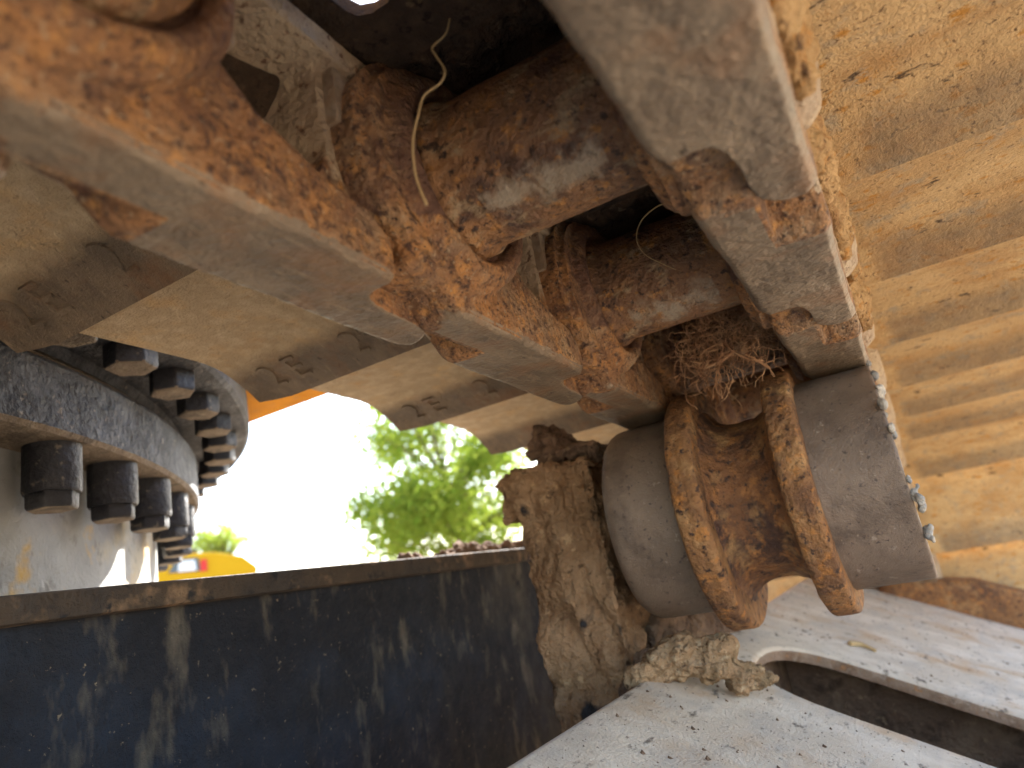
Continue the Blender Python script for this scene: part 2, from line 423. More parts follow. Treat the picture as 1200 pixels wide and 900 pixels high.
# roller bracket welded to the inner side, caked in mud
g = Geo()
g.prism([(-2.62, -4.2), (-2.0, -4.2), (-2.0, .86), (-2.70, .90)], 5.0, 5.85, lambda p, q, e: (p, e, q))
g.prism([(-2.82, .45), (-2.55, .45), (-2.55, .82), (-2.74, .86), (-2.84, .80)], 5.02, 5.6, lambda p, q, e: (p, e, q))
me = fuse(in_frame(g), 'roller_bracket', .016, 2, .03, 1.5, .12, 3.2, .6)
obj('roller_bracket', me, 'mud', frame)

# ------------------------------------------------------------------ carrier roller
RC = Vector((0, 5.38, .287))
roller = thing('carrier_roller', 'rusty double flanged steel carrier roller under the track chain', 'roller', RC)
fx = lambda a, c, s: (a, c, s)
def ring_profile(a0, a1, r_in, prof):  # closed solid of revolution incl. inner radius
    return [(a0, r_in)] + prof + [(a1, r_in)]
def turned(name, prof, mat, amp, f, amp2=0, f2=10, n=220, step=.03):
    pts = []
    for (a, r), (a2, r2) in zip(prof, prof[1:]):
        k = max(1, int(math.hypot(a2 - a, r2 - r) / step))
        pts += [(a + (a2 - a) * i / k, r + (r2 - r) * i / k) for i in range(k)]
    pts.append(prof[-1])
    me = Geo().lathe(pts, n, fx).mesh(name)
    no = [v.normal.copy() for v in me.vertices]
    for v, q in zip(me.vertices, no):
        p = v.co / U
        v.co += q * U * (amp * noise.fractal(p * f, 1.0, 2.0, 3) + (amp2 * noise.turbulence(p * f2, 3, True, noise_basis='PERLIN_ORIGINAL') if amp2 else 0))
    me.update()
    return obj(name, sharp(me, 50), mat, roller, smooth=False)
turned('tread', [(-.46, .30), (-.46, .715), (-.42, .714), (-.06, .712), (.012, .712), (.022, .709), (.03, .70), (.03, .60), (-.02, .58), (-.02, .30)], 'roller_tread', .004, 4)
turned('tread', [(-1.84, .30), (-1.84, .655), (-1.83, .675), (-1.81, .695), (-1.78, .709), (-1.74, .713), (-1.32, .715), (-1.28, .72), (-1.28, .30)], 'roller_tread', .004, 4)
for a, b_ in ((-.635, -.45), (-1.30, -1.115)):
    fp = [(a, .3), (a, .825), (a + .008, .845), (a + .022, .855), (a + .05, .858), (b_ - .05, .858), (b_ - .022, .855), (b_ - .008, .845), (b_, .825), (b_, .3)]
    turned('flange', fp, 'flange', .007, 3, .004, 11, 260, .022)
turned('hub', [(-1.16, .74), (-1.11, .68), (-1.08, .625), (-1.04, .585), (-.98, .562), (-.88, .553), (-.78, .562), (-.72, .585), (-.67, .625), (-.64, .68), (-.59, .74)], 'roller_rust', .012, 2.5, .010, 9)
g = Geo().lathe([(-2.3, .2), (-1.75, .2)], 40, fx); obj('shaft', sharp(g.mesh('shaft')), 'bolt', roller, smooth=False)
g = Geo().lathe([(-.04, .56), (.0, .50), (.012, .2), (.012, .05)], 48, fx); obj('end_cap', sharp(g.mesh('end_cap')), 'roller_rust', roller, smooth=False)
rnd = random.Random(3)
for k, (ang, sx, sz) in enumerate([(-14, .05, .06), (-24, .045, .09), (-36, .04, .07), (12, .012, .08), (26, .012, .08), (42, .02, .09), (58, .015, .08)]):
    # lumps of grease squeezed out at the rim, on the side facing the camera
    t = RAD(180 - ang) if False else RAD(ang)
    yy = -.69 * math.cos(t); zz = .69 * math.sin(t) * 1.0
    g = Geo()
    for q in range(4):
        cx, cy, cz = .03 + rnd.uniform(0, sx), yy + rnd.uniform(-.03, .03), zz + rnd.uniform(-sz, sz)
        r = rnd.uniform(.012, .027)
        g.lathe([(-r, .004), (-r * .6, r * .8), (0, r), (r * .6, r * .8), (r, .004)], 10, lambda a, c, s_, cx=cx, cy=cy, cz=cz: (cx + c, cy + s_, cz + a * 1.5))
    obj('grease_clump', fuse(g, 'grease_clump', .008, 1, .012, 14), 'grease', roller)

# ------------------------------------------------------------------ track chain
P = 1.676
XIL, XIR, WID = -1.33, -.37, .42       # inner faces of the two rails, rail width
def circle(cx, cy, r, n=28): return [(cx + r * math.cos(2 * math.pi * k / n), cy + r * math.sin(2 * math.pi * k / n)) for k in range(n)]

def link_mesh(side):
    """local: origin at the bushing centre, v along +y, w up from the running face (running face at w=0)"""
    xs = (lambda u: XIL - u) if side < 0 else (lambda u: XIR + u)
    fn = lambda v, w_, u: (xs(u), v, w_ - .6)
    g = Geo()
    # the rail, drawn in plan: stepped, rounded ends that nest into the neighbouring links
    plan = [(0, -.6), (0, .93), (.012, .97), (.04, 1.0), (.13, 1.0), (.175, 1.02), (.2, 1.08), (.208, 1.2), (.212, 1.34), (.228, 1.43), (.262, 1.50), (.31, 1.535), (.37, 1.54), (.405, 1.525), (.42, 1.48),
            (.42, -.05), (.405, -.09), (.37, -.105), (.32, -.105), (.275, -.13), (.245, -.2), (.232, -.33), (.226, -.5), (.215, -.58), (.19, -.62), (.15, -.635), (.05, -.635), (.015, -.625)]
    def inset(d): return [(u + (d if u < .02 else -d if u > .40 else 0), v + (d if v < -.59 or (-.14 < v < -.04) else -d if v > 1.45 or .92 < v < 1.03 else 0)) for u, v in plan]
    for w0, w1, d in ((0.0, .06, .028), (.012, .08, .014), (.03, .17, .0)):
        g.prism(inset(d), w0, w1, lambda u, v, w_: fn(v + .25, w_, u))
    g.prism([(-.40, .42), (-.38, .26), (-.32, .13), (1.11, .1), (1.18, .13), (1.18, .18), (1.10, .235), (.85, .27), (.60, .33), (.46, .44), (.2, .6), (-.3, .55)], .0, .2, fn)
    g.prism([(.19, .36), (.19, .20), (.29, .12), (1.70, .12), (1.75, .16), (1.73, .34), (.9, .27), (.4, .34)], .22, WID - .005, fn)
    # bushing eye: a raised round boss that runs down into the rail
    g.lathe([(.2, .49), (.0, .49), (-.07, .475), (-.11, .44), (-.115, .40), (-.09, .375), (-.02, .365)], 48, lambda a, c, s_: fn(c, .6 + s_, a))
    g.prism(circle(-.08, .57, .50, 40), -.05, .2, fn)
    g.prism(circle(-.16, .60, .47, 40), -.01, .2, fn)
    g.prism([(-.46, .55), (.46, .6), (.46, .25), (-.40, .2)], .0, .2, fn)
    g.prism(circle(0, .6, .36), .15, .34, fn)
    # pillars of the window and shoe flange
    g.prism([(.98, .12), (1.52, .12), (1.50, .95), (1.0, .95), (1.10, .6)], .2, WID, fn)
    g.prism([(.94, .30), (1.30, .26), (1.32, .95), (.90, .95), (.98, .8), (1.02, .5)], .10, WID, fn)
    g.prism([(-.2, .2), (.3, .2), (.36, .5), (.30, .95), (-.2, .95)], .2, WID, fn)
    g.prism([(-.15, .84), (1.52, .84), (1.52, .955), (-.15, .955)], .02, WID - .01, fn)
    # pin boss, set outwards
    g.lathe([(.26, .36), (WID + .02, .36), (WID + .08, .31), (WID + .10, .22)], 32, lambda a, c, s_: fn(P + c, .6 + s_, a))
    g.prism([(1.2, .24), (P + .1, .26), (P + .2, .75), (1.2, .8)], .24, WID - .03, fn)
    def ramps(p):
        w_ = p.z + .6; v = p.y; u = (XIL - p.x) if side < 0 else (p.x - XIR)
        if w_ < .2:
            sm_ = lambda t: max(0, min(1, t)) ** 2 * (3 - 2 * max(0, min(1, t)))
            r_ = .085 * sm_((-.02 - v) / .14) if u < .222 else .12 * sm_((.42 - v) / .16)
            w_ += r_ * (1 - max(0, w_) / .2)
        return (p.x, p.y, w_ - .6)
    me = fuse(g, 'link', .0105, 3, .010, 1.8, .004, 9, deform=ramps)
    ox = me.attributes.new('oxide', 'FLOAT', 'POINT')
    ox.data.foreach_set('value', np.array([max(0, min(1, 1.5 - math.hypot(v.co.y / U + .05, v.co.z / U + .02) * 2.0)) * (1 if v.co.z / U > -.32 else .3) for v in me.vertices], 'f'))
    da = me.attributes.new('dust', 'FLOAT', 'POINT')
    def du(p):
        w_ = p.z + .6; u = (XIL - p.x) if side < 0 else (p.x - XIR)
        d_ = max(0, min(1, (w_ - .32) * 4)) if (u > .06 or p.y > .6) and p.y > .42 else 0
        if u > WID - .02 and w_ > .1: d_ = .8
        return d_
    da.data.foreach_set('value', np.array([du(v.co / U) for v in me.vertices], 'f'))
    def wr(p, nn):
        w_ = p.z + .6; v = p.y; u = (XIL - p.x) if side < 0 else (p.x - XIR)
        if w_ > .045 or nn.z > -.5:
            return .22 if (w_ < .085 and nn.z < -.1 and v > .05) else 0.0
        if u < .2: return 1.0 if v > .03 else max(0, (v + .17) / .3)
        return 1.0 if v > .45 else 0.0
    wear_shade_attr(me, wr)
    return me
LINKS = {-1: link_mesh(-1), 1: link_mesh(1)}

def bushing_mesh():
    g = Geo()
    a0, a1 = XIL - .1, XIR + .1
    g.lathe([(a0, .2), (a0, .318), (XIL + .02, .345), (XIL + .10, .345), (XIL + .13, .318), (XIR - .13, .318), (XIR - .10, .345), (XIR - .02, .345), (a1, .318), (a1, .2)], 96, fx)
    me = fuse(g, 'bushing', .017, 1, .008, 3, .003, 10)
    def wr(p, nn):   # sprocket contact band
        a = math.degrees(math.atan2(-nn.z, -nn.y))
        return .75 - abs(a - 62) / 45 if 30 < a < 100 and XIL + .22 < p.x < XIR - .2 else 0.0
    wear_shade_attr(me, wr)
    return me
BUSH = bushing_mesh()

SX_IN, SX_OUT = -3.95, 2.6
V0, V1 = -.43, P - .31
def shoe_mesh(hole=False, V0=V0):
    PW, LW = .19, -.02
    prof = []
    nn_ = 26
    for i in range(nn_ + 1):
        t = i / nn_; v = V0 + (V1 - V0) * t
        s = max(0, min(1, (v - .72) / (V1 - .72)))
        drop = (PW - LW) * (s * s * (1.35 - .35 * s))
        lead = .17 * max(0, (-.1 - v) / .46) if v < -.1 else 0
        prof.append((v, PW - drop + lead))
    TK = .085
    def nrm(i):
        a = prof[max(0, i - 1)]; b_ = prof[min(nn_, i + 1)]
        d = Vector((b_[0] - a[0], b_[1] - a[1])).normalized(); return Vector((-d.y, d.x))
    upper = [(prof[i][0] + nrm(i).x * TK, prof[i][1] + nrm(i).y * TK) for i in range(nn_ + 1)]
    xs = list(np.linspace(SX_IN, -1.45, 22)) + [-1.38, -1.29, -1.21, -1.13, -1.05, -.95, -.75, -.55, -.36] + list(np.linspace(-.2, SX_OUT, 22))
    bm = bmesh.new()
    grid = {}
    for L_, pr in ((0, prof), (1, upper)):
        for j, x in enumerate(xs):
            for i, (v, w_) in enumerate(pr):
                # the shoe's ends bow up a little and the corners are cut back
                e = max(0, (SX_IN + .5 - x) / .5, (x - SX_OUT + .5) / .5)
                arch = max(0, min(1, (.80 - abs(x + .85)) / .22)); arch = arch * arch * (3 - 2 * arch)
                wz = w_ + .02 * noise.noise(Vector((x * .7, v * .8, 3))) * (1 if i < nn_ - 2 else .3)
                wz += arch * (.47 - .05 * v + (.16 * max(0, -.2 - v) / .36) + (.085 if L_ else 0) + .04 * noise.noise(Vector((x * 3, v * 3, 8))) - wz)
                vy = v
                if e > .6 and i > nn_ - 6: vy -= (e - .6) * .22 * (i - nn_ + 6) / 6
                grid[L_, j, i] = bm.verts.new((x, vy, wz))
    holes = set()
    if hole:
        jh = [j for j in range(len(xs) - 1) if -1.30 < (xs[j] + xs[j + 1]) / 2 < -1.04]
        ih = [i for i in range(nn_) if .78 < (prof[i][0] + prof[i + 1][0]) / 2 < 1.08]
        holes = {(j, i) for j in jh for i in ih}
    if holes:                                   # round the hole off
        hv = {(j + a, i + c) for j, i in holes for a in (0, 1) for c in (0, 1)}
        cx = (min(xs[j] for j, i in hv) + max(xs[j] for j, i in hv)) / 2; rx = (max(xs[j] for j, i in hv) - cx)
        cv = (min(prof[i][0] for j, i in hv) + max(prof[i][0] for j, i in hv)) / 2; rv_ = max(prof[i][0] for j, i in hv) - cv
        for (j, i) in hv:
            dx_, dv_ = (xs[j] - cx) / rx, (prof[i][0] - cv) / rv_
            if max(abs(dx_), abs(dv_)) > .95:
                k_ = 1 / math.hypot(dx_, dv_)
                for L_ in (0, 1):
                    grid[L_, j, i].co.x = cx + dx_ * k_ * rx; grid[L_, j, i].co.y += dv_ * (k_ - 1) * rv_
    def face(a): 
        try: bm.faces.new(a)
        except ValueError: pass
    for j in range(len(xs) - 1):
        for i in range(nn_):
            if (j, i) in holes: continue
            face((grid[0, j, i], grid[0, j, i + 1], grid[0, j + 1, i + 1], grid[0, j + 1, i]))
            face((grid[1, j, i], grid[1, j + 1, i], grid[1, j + 1, i + 1], grid[1, j, i + 1]))
    be = [e for e in bm.edges if len(e.link_faces) == 1]
    pair = {grid[0, j, i]: grid[1, j, i] for j in range(len(xs)) for i in range(nn_ + 1)}
    for e in be:
        a, b_ = e.verts
        if a in pair and b_ in pair: face((a, b_, pair[b_], pair[a]))
    loose = [v for v in bm.verts if not v.link_faces]
    bmesh.ops.delete(bm, geom=loose, context='VERTS')
    bmesh.ops.recalc_face_normals(bm, faces=bm.faces)
    me = bpy.data.meshes.new('shoe')
    for v in bm.verts: v.co *= U
    bm.to_mesh(me); bm.free(); sharp(me, 50)
    lo = prof[-1][1]
    def wr(p, nn):
        s = (p.y - .90) / (V1 - .90)
        return max(0, min(1, s * 1.9)) * (1.0 if nn.z < .2 else 0) * (1.0 if p.x < -1.8 else .5 if p.x > .3 else 0)  # band painted dark as the shade on the turned-down lip
    wear_shade_attr(me, wr)
    ox = me.attributes.new('oxide', 'FLOAT', 'POINT')
    ox.data.foreach_set('value', np.array([.8 if v.co.x / U < -1.5 else 0.0 for v in me.vertices], 'f'))  # inner part painted greyer to imitate light from between the tracks
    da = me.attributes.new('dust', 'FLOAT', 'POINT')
    da.data.foreach_set('value', np.array([1.0 if -1.75 < v.co.x / U < .02 else 0.0 for v in me.vertices], 'f'))  # caked soil between the rails, darkened to stand in for deep shade
    me.materials.append(M['shoe'])
    return me, prof
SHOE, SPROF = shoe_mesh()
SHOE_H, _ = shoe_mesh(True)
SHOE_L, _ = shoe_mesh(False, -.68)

def grouser_mesh(v):
    g = Geo()
    for b0, xa, xb in ((.25, SX_IN + .1, -1.66), (.57, -1.70, .0), (.25, -.04, SX_OUT - .1)):
        g.prism([(v - .07, b0), (v + .07, b0), (v + .035, .80), (v - .035, .80)], xa, xb, lambda p, q, e: (e, p, q))
    return sharp(g.mesh('grouser'))
GROUSERS = [grouser_mesh(v) for v in (-.1, .35, .8)]
for q in GROUSERS: q.materials.append(M['shoe'])
def nut_mesh(v, side):
    g = Geo(); xs = (lambda u: XIL - u) if side < 0 else (lambda u: XIR + u)
    g.prism([(v - .11, .60), (v + .11, .60), (v + .11, .86), (v - .11, .86)], .05, .24, lambda a, b_, u: (xs(u), a, b_ - .6))
    me = bevel(g.mesh('nut'), .025, 2); me.materials.append(M['nut']); return me
NUTS = {(s, k): nut_mesh(v, s) for s in (-1, 1) for k, v in enumerate((.48, 1.14))}

def soil_mesh():
    r_ = random.Random(2); g = Geo()
    for i in range(15):
        x = -1.40 + 1.08 * i / 14
        prof = [(-1, .02), (-.8, .6), (-.4, .92), (0, 1), (.4, .92), (.8, .6), (1, .02)]
        rr = r_.uniform(.09, .14); cy = P - .22 + r_.uniform(-.05, .05); cz = .52 + r_.uniform(-.03, .03)
        g.lathe(prof, 12, lambda a, c, s_, x=x, rr=rr, cy=cy, cz=cz: (x + c * .12, cy + s_ * rr * 1.9, cz + a * rr))
    return fuse(g, 'caked_soil', .02, 1, .04, 3, .05, 6)
SOIL = soil_mesh()
M['soil'] = layered('dark caked soil', (.07, .045, .03), [((.11, .07, .045), 3, .45, .65), ((.035, .024, .018), 7, .5, .66), ((.20, .14, .09), 12, .6, .7)], rough=.95, bumps=[(8, .08), (26, .05)], spec=.1)
PINS = [(-.948, 1.79), (.728, 1.74), (2.404, 1.69), (4.08, 1.64), (5.756, 1.585), (7.425, 1.46), (9.09, 1.31), (10.76, 1.17), (12.43, 1.0), (14.0, .42), (14.85, -1.02), (15.0, -2.69)]
SEG_LABELS = [
 'track segment only just seen at the left edge beside the bright orange link',
 'track segment with the large blurred bright orange left link at the top left',
 'track segment whose thick rusty bushing is nearest the camera',
 'track segment behind the nearest bushing, its smaller bushing beside the clump of roots',
 'track segment just behind the roller top, its bushing showing under the clump of roots',
 'first track segment past the carrier roller, counting away from the camera',
 'second track segment past the carrier roller, seen right of it',
 'third track segment past the carrier roller, seen right of it',
 'fourth track segment past the carrier roller, where the track starts to bend down',
 'bright shoe segment where the track bends down, right of the grease on the roller',
 'lowest far track segment in view, its edge just above the frame at the far right',
]
for k in range(len(PINS) - 1):
    (y0, z0), (y1, z1) = PINS[k], PINS[k + 1]
    seg = thing('track_segment', SEG_LABELS[k], 'track segment', (0, y0, z0), 'segments of the upper track chain')
    seg.rotation_euler = (math.atan2(z1 - z0, y1 - y0), 0, 0)
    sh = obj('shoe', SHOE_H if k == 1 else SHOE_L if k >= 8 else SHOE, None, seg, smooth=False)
    for q in GROUSERS: obj('grouser', q, None, sh, smooth=False)
    for s in (-1, 1):
        lk = obj('link', LINKS[s], 'link', seg)
        for kk in (0, 1): obj('nut', NUTS[s, kk], None, lk, smooth=False)
    obj('bushing', BUSH, 'bushing', seg)
    if 1 <= k <= 4: obj('caked_soil', SOIL, 'soil', seg)
    if k in (1, 2, 3):
        for ch, x0 in (('2', 0), ('E', .24), ('2', .78), ('U', 1.02), ('S', 1.75)):
            cu = bpy.data.curves.new('marking', 'FONT'); cu.body = ch; cu.size = .30 * U; cu.extrude = .010 * U
            to = bpy.data.objects.new('t', cu); COL.objects.link(to)
            mk = bpy.data.meshes.new_from_object(to.evaluated_get(bpy.context.evaluated_depsgraph_get()))
            bpy.data.objects.remove(to)
            for v in mk.vertices:       # wrap the flat letter onto the curved lip
                tx, ty, tz = v.co.x / U, v.co.y / U, v.co.z / U
                vv_ = V1 - .12 - ty
                i = max(0, min(len(SPROF) - 2, int((vv_ - V0) / (V1 - V0) * (len(SPROF) - 1))))
                a, b_ = SPROF[i], SPROF[i + 1]; fr = (vv_ - a[0]) / (b_[0] - a[0])
                xx = -3.75 + x0 + tx
                wz = a[1] + (b_[1] - a[1]) * fr + .02 * noise.noise(Vector((xx * .7, vv_ * .8, 3)))
                v.co = Vector((xx, vv_, wz - (tz + .004))) * U
            mk.materials.clear(); mk.materials.append(M['shoe'])
            at = mk.attributes.new('wear', 'FLOAT', 'POINT'); at.data.foreach_set('value', np.full(len(mk.vertices), .8, 'f'))  # same painted shade as the lip band
            obj('embossed_letter', mk, None, sh, smooth=False)

# ------------------------------------------------------------------ carbody: beam, tower, bearing ring, bolts
RCX, RCY = -11.6, -.71
carbody = thing('carbody', 'dark painted carbody beam and grey bolted tower beside the track', 'carbody', (RCX, RCY, GZ))
CO = Vector((RCX, RCY, GZ))
def in_body(g_): g_.v = [(x - CO.x, y - CO.y, z - CO.z) for x, y, z in g_.v]; return g_
g = Geo(); g.prism([(-4.6, -4.6), (-4.15, -4.6), (-4.15, .27), (-4.6, .27)], -4, 12, lambda p, q, e: (p, e, q))
web = obj('beam_web', in_body(g), 'beam', carbody, smooth=False)
g = Geo()
g.prism([(-4.75, .255), (-4.0, .25), (-4.0, .40), (-4.75, .41)], -4, 12, lambda p, q, e: (p, e, q))
me = bevel(in_body(g).mesh('beam_flange'), .03, 2)
obj('beam_flange', me, 'beam_edge', web, smooth=False)
fz = lambda a, c, s: (RCX + c, RCY + s, a)
g = Geo().lathe([(-5.4, 7.28), (1.5, 7.28)], 240, fz); obj('tower', sharp(in_body(g).mesh('tower')), 'tower', carbody, smooth=False)
g = Geo().lathe([(1.46, 7.1), (1.46, 7.70), (1.49, 7.73), (1.92, 7.73), (1.96, 7.70), (1.98, 7.55), (1.98, 7.1)], 300, fz)
me = in_body(g).mesh('bearing_ring'); me.materials.append(M['ring']); me.materials.append(M['ring_dust'])
for p in me.polygons:
    if p.normal.z < -.5: p.material_index = 1
lower = obj('bearing_ring', sharp(me), None, carbody, smooth=False)
g = Geo().lathe([(1.98, 7.35), (1.98, 7.58), (2.03, 7.61), (2.07, 7.58), (2.07, 7.35)], 240, fz)
obj('seal', sharp(in_body(g).mesh('seal'), 60), 'ring_dust', lower, smooth=False)
def spacer_mesh():
    g = Geo().lathe([(-.33, .15), (-.33, .170), (-.31, .178), (0.02, .178)], 32, lambda a, c, s: (c, s, a)); me = sharp(g.mesh('bolt')); me.materials.append(M['bolt']); return me
def head_mesh():
    g = Geo().lathe([(-.44, .10), (-.44, .15), (-.42, .162), (-.32, .162)], 6, lambda a, c, s: (c, s, a)); me = bevel(g.mesh('bolt_head'), .012, 2); me.materials.append(M['bolt']); me.materials.append(M['ring_dust'])
    for p in me.polygons:
        if p.normal.z < -.7: p.material_index = 1
    return me
SPM, HDM = spacer_mesh(), head_mesh()
rnd = random.Random(5)
for k in range(-4, 13):
    a = RAD(27.4 + 6.0 * k)
    b_ = obj('bolt', SPM, None, carbody, (7.50 * math.cos(a), 7.50 * math.sin(a), 1.46 - GZ), smooth=False)
    b_.rotation_euler = (0, 0, rnd.uniform(0, 6))
    obj('bolt_head', HDM, None, b_, smooth=False)

# ------------------------------------------------------------------ upper structure: ring with bolts and yellow frame
upper = thing('upper_structure', 'upper machine body: dusty bolted bearing ring under a yellow frame', 'machine body', (RCX, RCY, 3.2))
UO = Vector((RCX, RCY, 3.2))
def in_up(g_): g_.v = [(x - UO.x, y - UO.y, z - UO.z) for x, y, z in g_.v]; return g_
g = Geo().lathe([(2.08, 7.3), (2.08, 7.56), (2.16, 7.60), (2.16, 8.26), (2.19, 8.30), (2.51, 8.30), (2.51, 7.3)], 300, fz)
me = in_up(g).mesh('slew_ring'); me.materials.append(M['ring'])
slew = obj('slew_ring', sharp(me), None, upper, smooth=False)
g = Geo()
g.lathe([(-.18, .11), (-.18, .165), (-.16, .182), (0.03, .182)], 6, lambda a, c, s: (c, s, a))
UB = bevel(g.mesh('ring_bolt'), .02, 2); UB.materials.append(M['bolt']); UB.materials.append(M['ring_dust'])
for p in UB.polygons:
    if p.normal.z < -.5: p.material_index = 1
for k in range(-4, 17):
    a = RAD(28.5 + 5.0 * k)
    b_ = obj('bolt', UB, None, upper, (7.98 * math.cos(a), 7.98 * math.sin(a), 2.16 - 3.2), smooth=False)
    b_.rotation_euler = (0, 0, rnd.uniform(0, 6))
g = Geo(); g.box(-22, -4.6, -12, 6.2, 2.52, 6)
obj('swing_frame', bevel(in_up(g).mesh('swing_frame'), .05, 2), 'yellow', upper, smooth=False)
g = Geo(); g.box(-21.5, -3.4, -24, 4.5, 6.02, 17)
obj('engine_house', bevel(in_up(g).mesh('engine_house'), .3, 3), 'yellow', upper, smooth=False)  # unseen bulk, enlarged to shade the ground and block light
g = Geo(); g.box(-21.8, -3.2, -31, -24.02, 3.2, 15)
obj('counterweight', bevel(in_up(g).mesh('counterweight'), .8, 3), 'rubber', upper, smooth=False)  # unseen, added with the house to cut light from behind

# ------------------------------------------------------------------ mud, roots, straw
def blob(g, cx, cy, cz, rx, ry, rz, n=12):
    prof = [(-1, .02), (-.8, .6), (-.4, .92), (0, 1), (.4, .92), (.8, .6), (1, .02)]
    g.lathe(prof, n, lambda a, c, s: (cx + c * rx, cy + s * ry, cz + a * rz)); return g
def mud_thing(name, blobs, label, mat, vox=.014, amp=.07, f=3.0, amp2=.05, f2=6.0, cat='mud'):
    g = Geo(); base = Vector((blobs[0][0], blobs[0][1], min(b[2] - b[5] for b in blobs)))
    for b in blobs: blob(g, b[0] - base.x, b[1] - base.y, b[2] - base.z, *b[3:])
    return tag(obj(name, fuse(g, name, vox, 2, amp, f, amp2, f2), mat, None, base), label, cat)
mud_thing('mud_lump', [(-2.42, 5.35, 1.02, .22, .25, .22), (-2.2, 5.3, .95, .25, .25, .12), (-2.02, 5.3, .93, .13, .2, .11), (-2.45, 5.35, 1.13, .14, .16, .12)],
          'dark brown lump of mud sitting on top of the roller bracket', 'mud_dark', .013, .07, 2.6, .10, 4.0)
mud_thing('mud_pile', [(-1.62, 5.05, -.66, .19, .2, .17), (-1.45, 5.1, -.72, .19, .2, .17), (-1.29, 5.2, -.84, .15, .17, .13), (-1.18, 5.3, -.93, .10, .14, .08), (-1.75, 5.02, -.70, .13, .18, .13), (-1.84, 4.92, -.76, .11, .15, .11)],
          'pale crumbly mud pile on the frame plate under the roller', 'mud_pale', .010, .07, 3.0, .06, 7)
mud_thing('mud_wedge', [(-1.95, 4.92, -.82, .12, .12, .14), (-1.88, 4.75, -.86, .09, .14, .10), (-2.02, 4.9, -1.05, .13, .14, .2), (-1.95, 4.6, -.98, .08, .14, .12), (-2.05, 4.7, -1.25, .1, .14, .2), (-1.9, 5.05, -.72, .1, .1, .12)],
          'grey brown mud wedged between the bracket and the plate edge', 'mud_dark', .012, .05, 3.5, .08, 5.0)
mud_thing('mud_bank', [(-1.95, 5.95, -.66, .18, .5, .34), (-1.85, 6.5, -.62, .18, .6, .30), (-1.85, 7.3, -.70, .15, .7, .22), (-1.9, 5.6, -.9, .14, .3, .3)],
          'dark bank of mud along the plate edge behind the roller', 'mud_dark', .02, .05, 3, .08, 5)
mud_thing('mud_ridge', [(-4.2, 6.55, .45, .12, .45, .12), (-4.15, 6.2, .42, .1, .3, .06), (-4.2, 7.0, .44, .12, .5, .08), (-4.2, 5.7, .40, .1, .3, .05), (-4.2, 7.8, .44, .12, .6, .09)],
          'ridge of dark mud lying along the top of the dark beam', 'mud_dark', .02, .04, 3, .10, 5)
for lab, ys in (('orange brown dirt caked outside the right link, nearest patch', (1.35, 1.75, 2.15)), ('orange brown dirt caked outside the right link, middle patch beside the rail joint', (2.75, 3.1, 3.5, 3.85)), ('orange brown dirt caked outside the right link, patch nearest the roller', (4.4, 4.8, 5.2))):
    mud_thing('mud_cake', [(.06 + .03 * math.sin(9 * y), y, 1.70 - .035 * y - .10 * abs(math.sin(5 * y)), .10, .30, .24) for y in ys], lab, 'mud_cake', .013, .04, 3.0, .06, 6)

rnd = random.Random(11)
def strand(p, d, n, step, curl, droop):
    pts = [Vector(p)]; d = Vector(d).normalized()
    for i in range(n):
        d = (d + Vector((rnd.gauss(0, curl), rnd.gauss(0, curl), rnd.gauss(0, curl) - droop))).normalized()
        pts.append(pts[-1] + d * step)
    return pts
RB = Vector((-.72, 4.72, 1.55))
roots = thing('root_clump', 'tangled clump of dry tan roots hanging between the links above the roller', 'roots', RB)
g = Geo()
for cx, cy, cz, r in ((-.02, .1, .0, .2), (.08, .05, -.2, .15), (-.12, .08, -.22, .15), (0, .1, .25, .25)): blob(g, cx, cy, cz, r, r, r)
obj('soil_core', fuse(g, 'soil_core', .025, 1, .08, 4, .08, 8), 'mud_dark', roots)
g = Geo()
for i in range(1500):
    c = rnd.choice(((-.02, 0, -.05), (.12, -.05, -.22), (-.14, -.02, -.30), (.05, -.05, -.1), (.16, 0, -.05)))
    p = Vector(c) + Vector((rnd.gauss(0, .09), rnd.gauss(0, .08) - .05, rnd.gauss(0, .1)))
    g.tube(strand(p, (rnd.gauss(0, 1), rnd.gauss(0, 1) - .3, rnd.gauss(0, 1)), rnd.randint(5, 11), .026, .5, .06), rnd.uniform(.0016, .0042), 3)
for i in range(16):
    p = Vector((rnd.uniform(-.22, .22), rnd.uniform(-.15, .0), rnd.uniform(-.4, -.15)))
    g.tube(strand(p, (rnd.gauss(0, .6), -.2, -1), 9, .04, .3, .06), rnd.uniform(.003, .006), 4)
fr = obj('fine_roots', g, 'root', roots); fr['kind'] = 'stuff'
g = Geo(); g.tube([(.05, -.12, -.12), (.13, -.14, -.15), (.22, -.16, -.18), (.33, -.17, -.27)], .022, 7, .7); obj('thick_root', g, 'root', roots)
g = Geo(); g.tube([(-.2, -.15, -.43), (-.05, -.17, -.42), (.05, -.18, -.38), (.14, -.18, -.46), (.22, -.18, -.56)], .012, 6, .5); obj('thick_root', g, 'root', roots)
g = Geo(); g.tube([(-.02, -.16, -.28), (.03, -.18, -.38), (.12, -.19, -.47), (.2, -.19, -.5)], .010, 6, .5); obj('thick_root', g, 'root', roots)
g = Geo(); blob(g, .09, -.2, -.38, .045, .045, .045); obj('soil_ball', fuse(g, 'soil_ball', .012, 1, .01, 6), 'mud', roots)

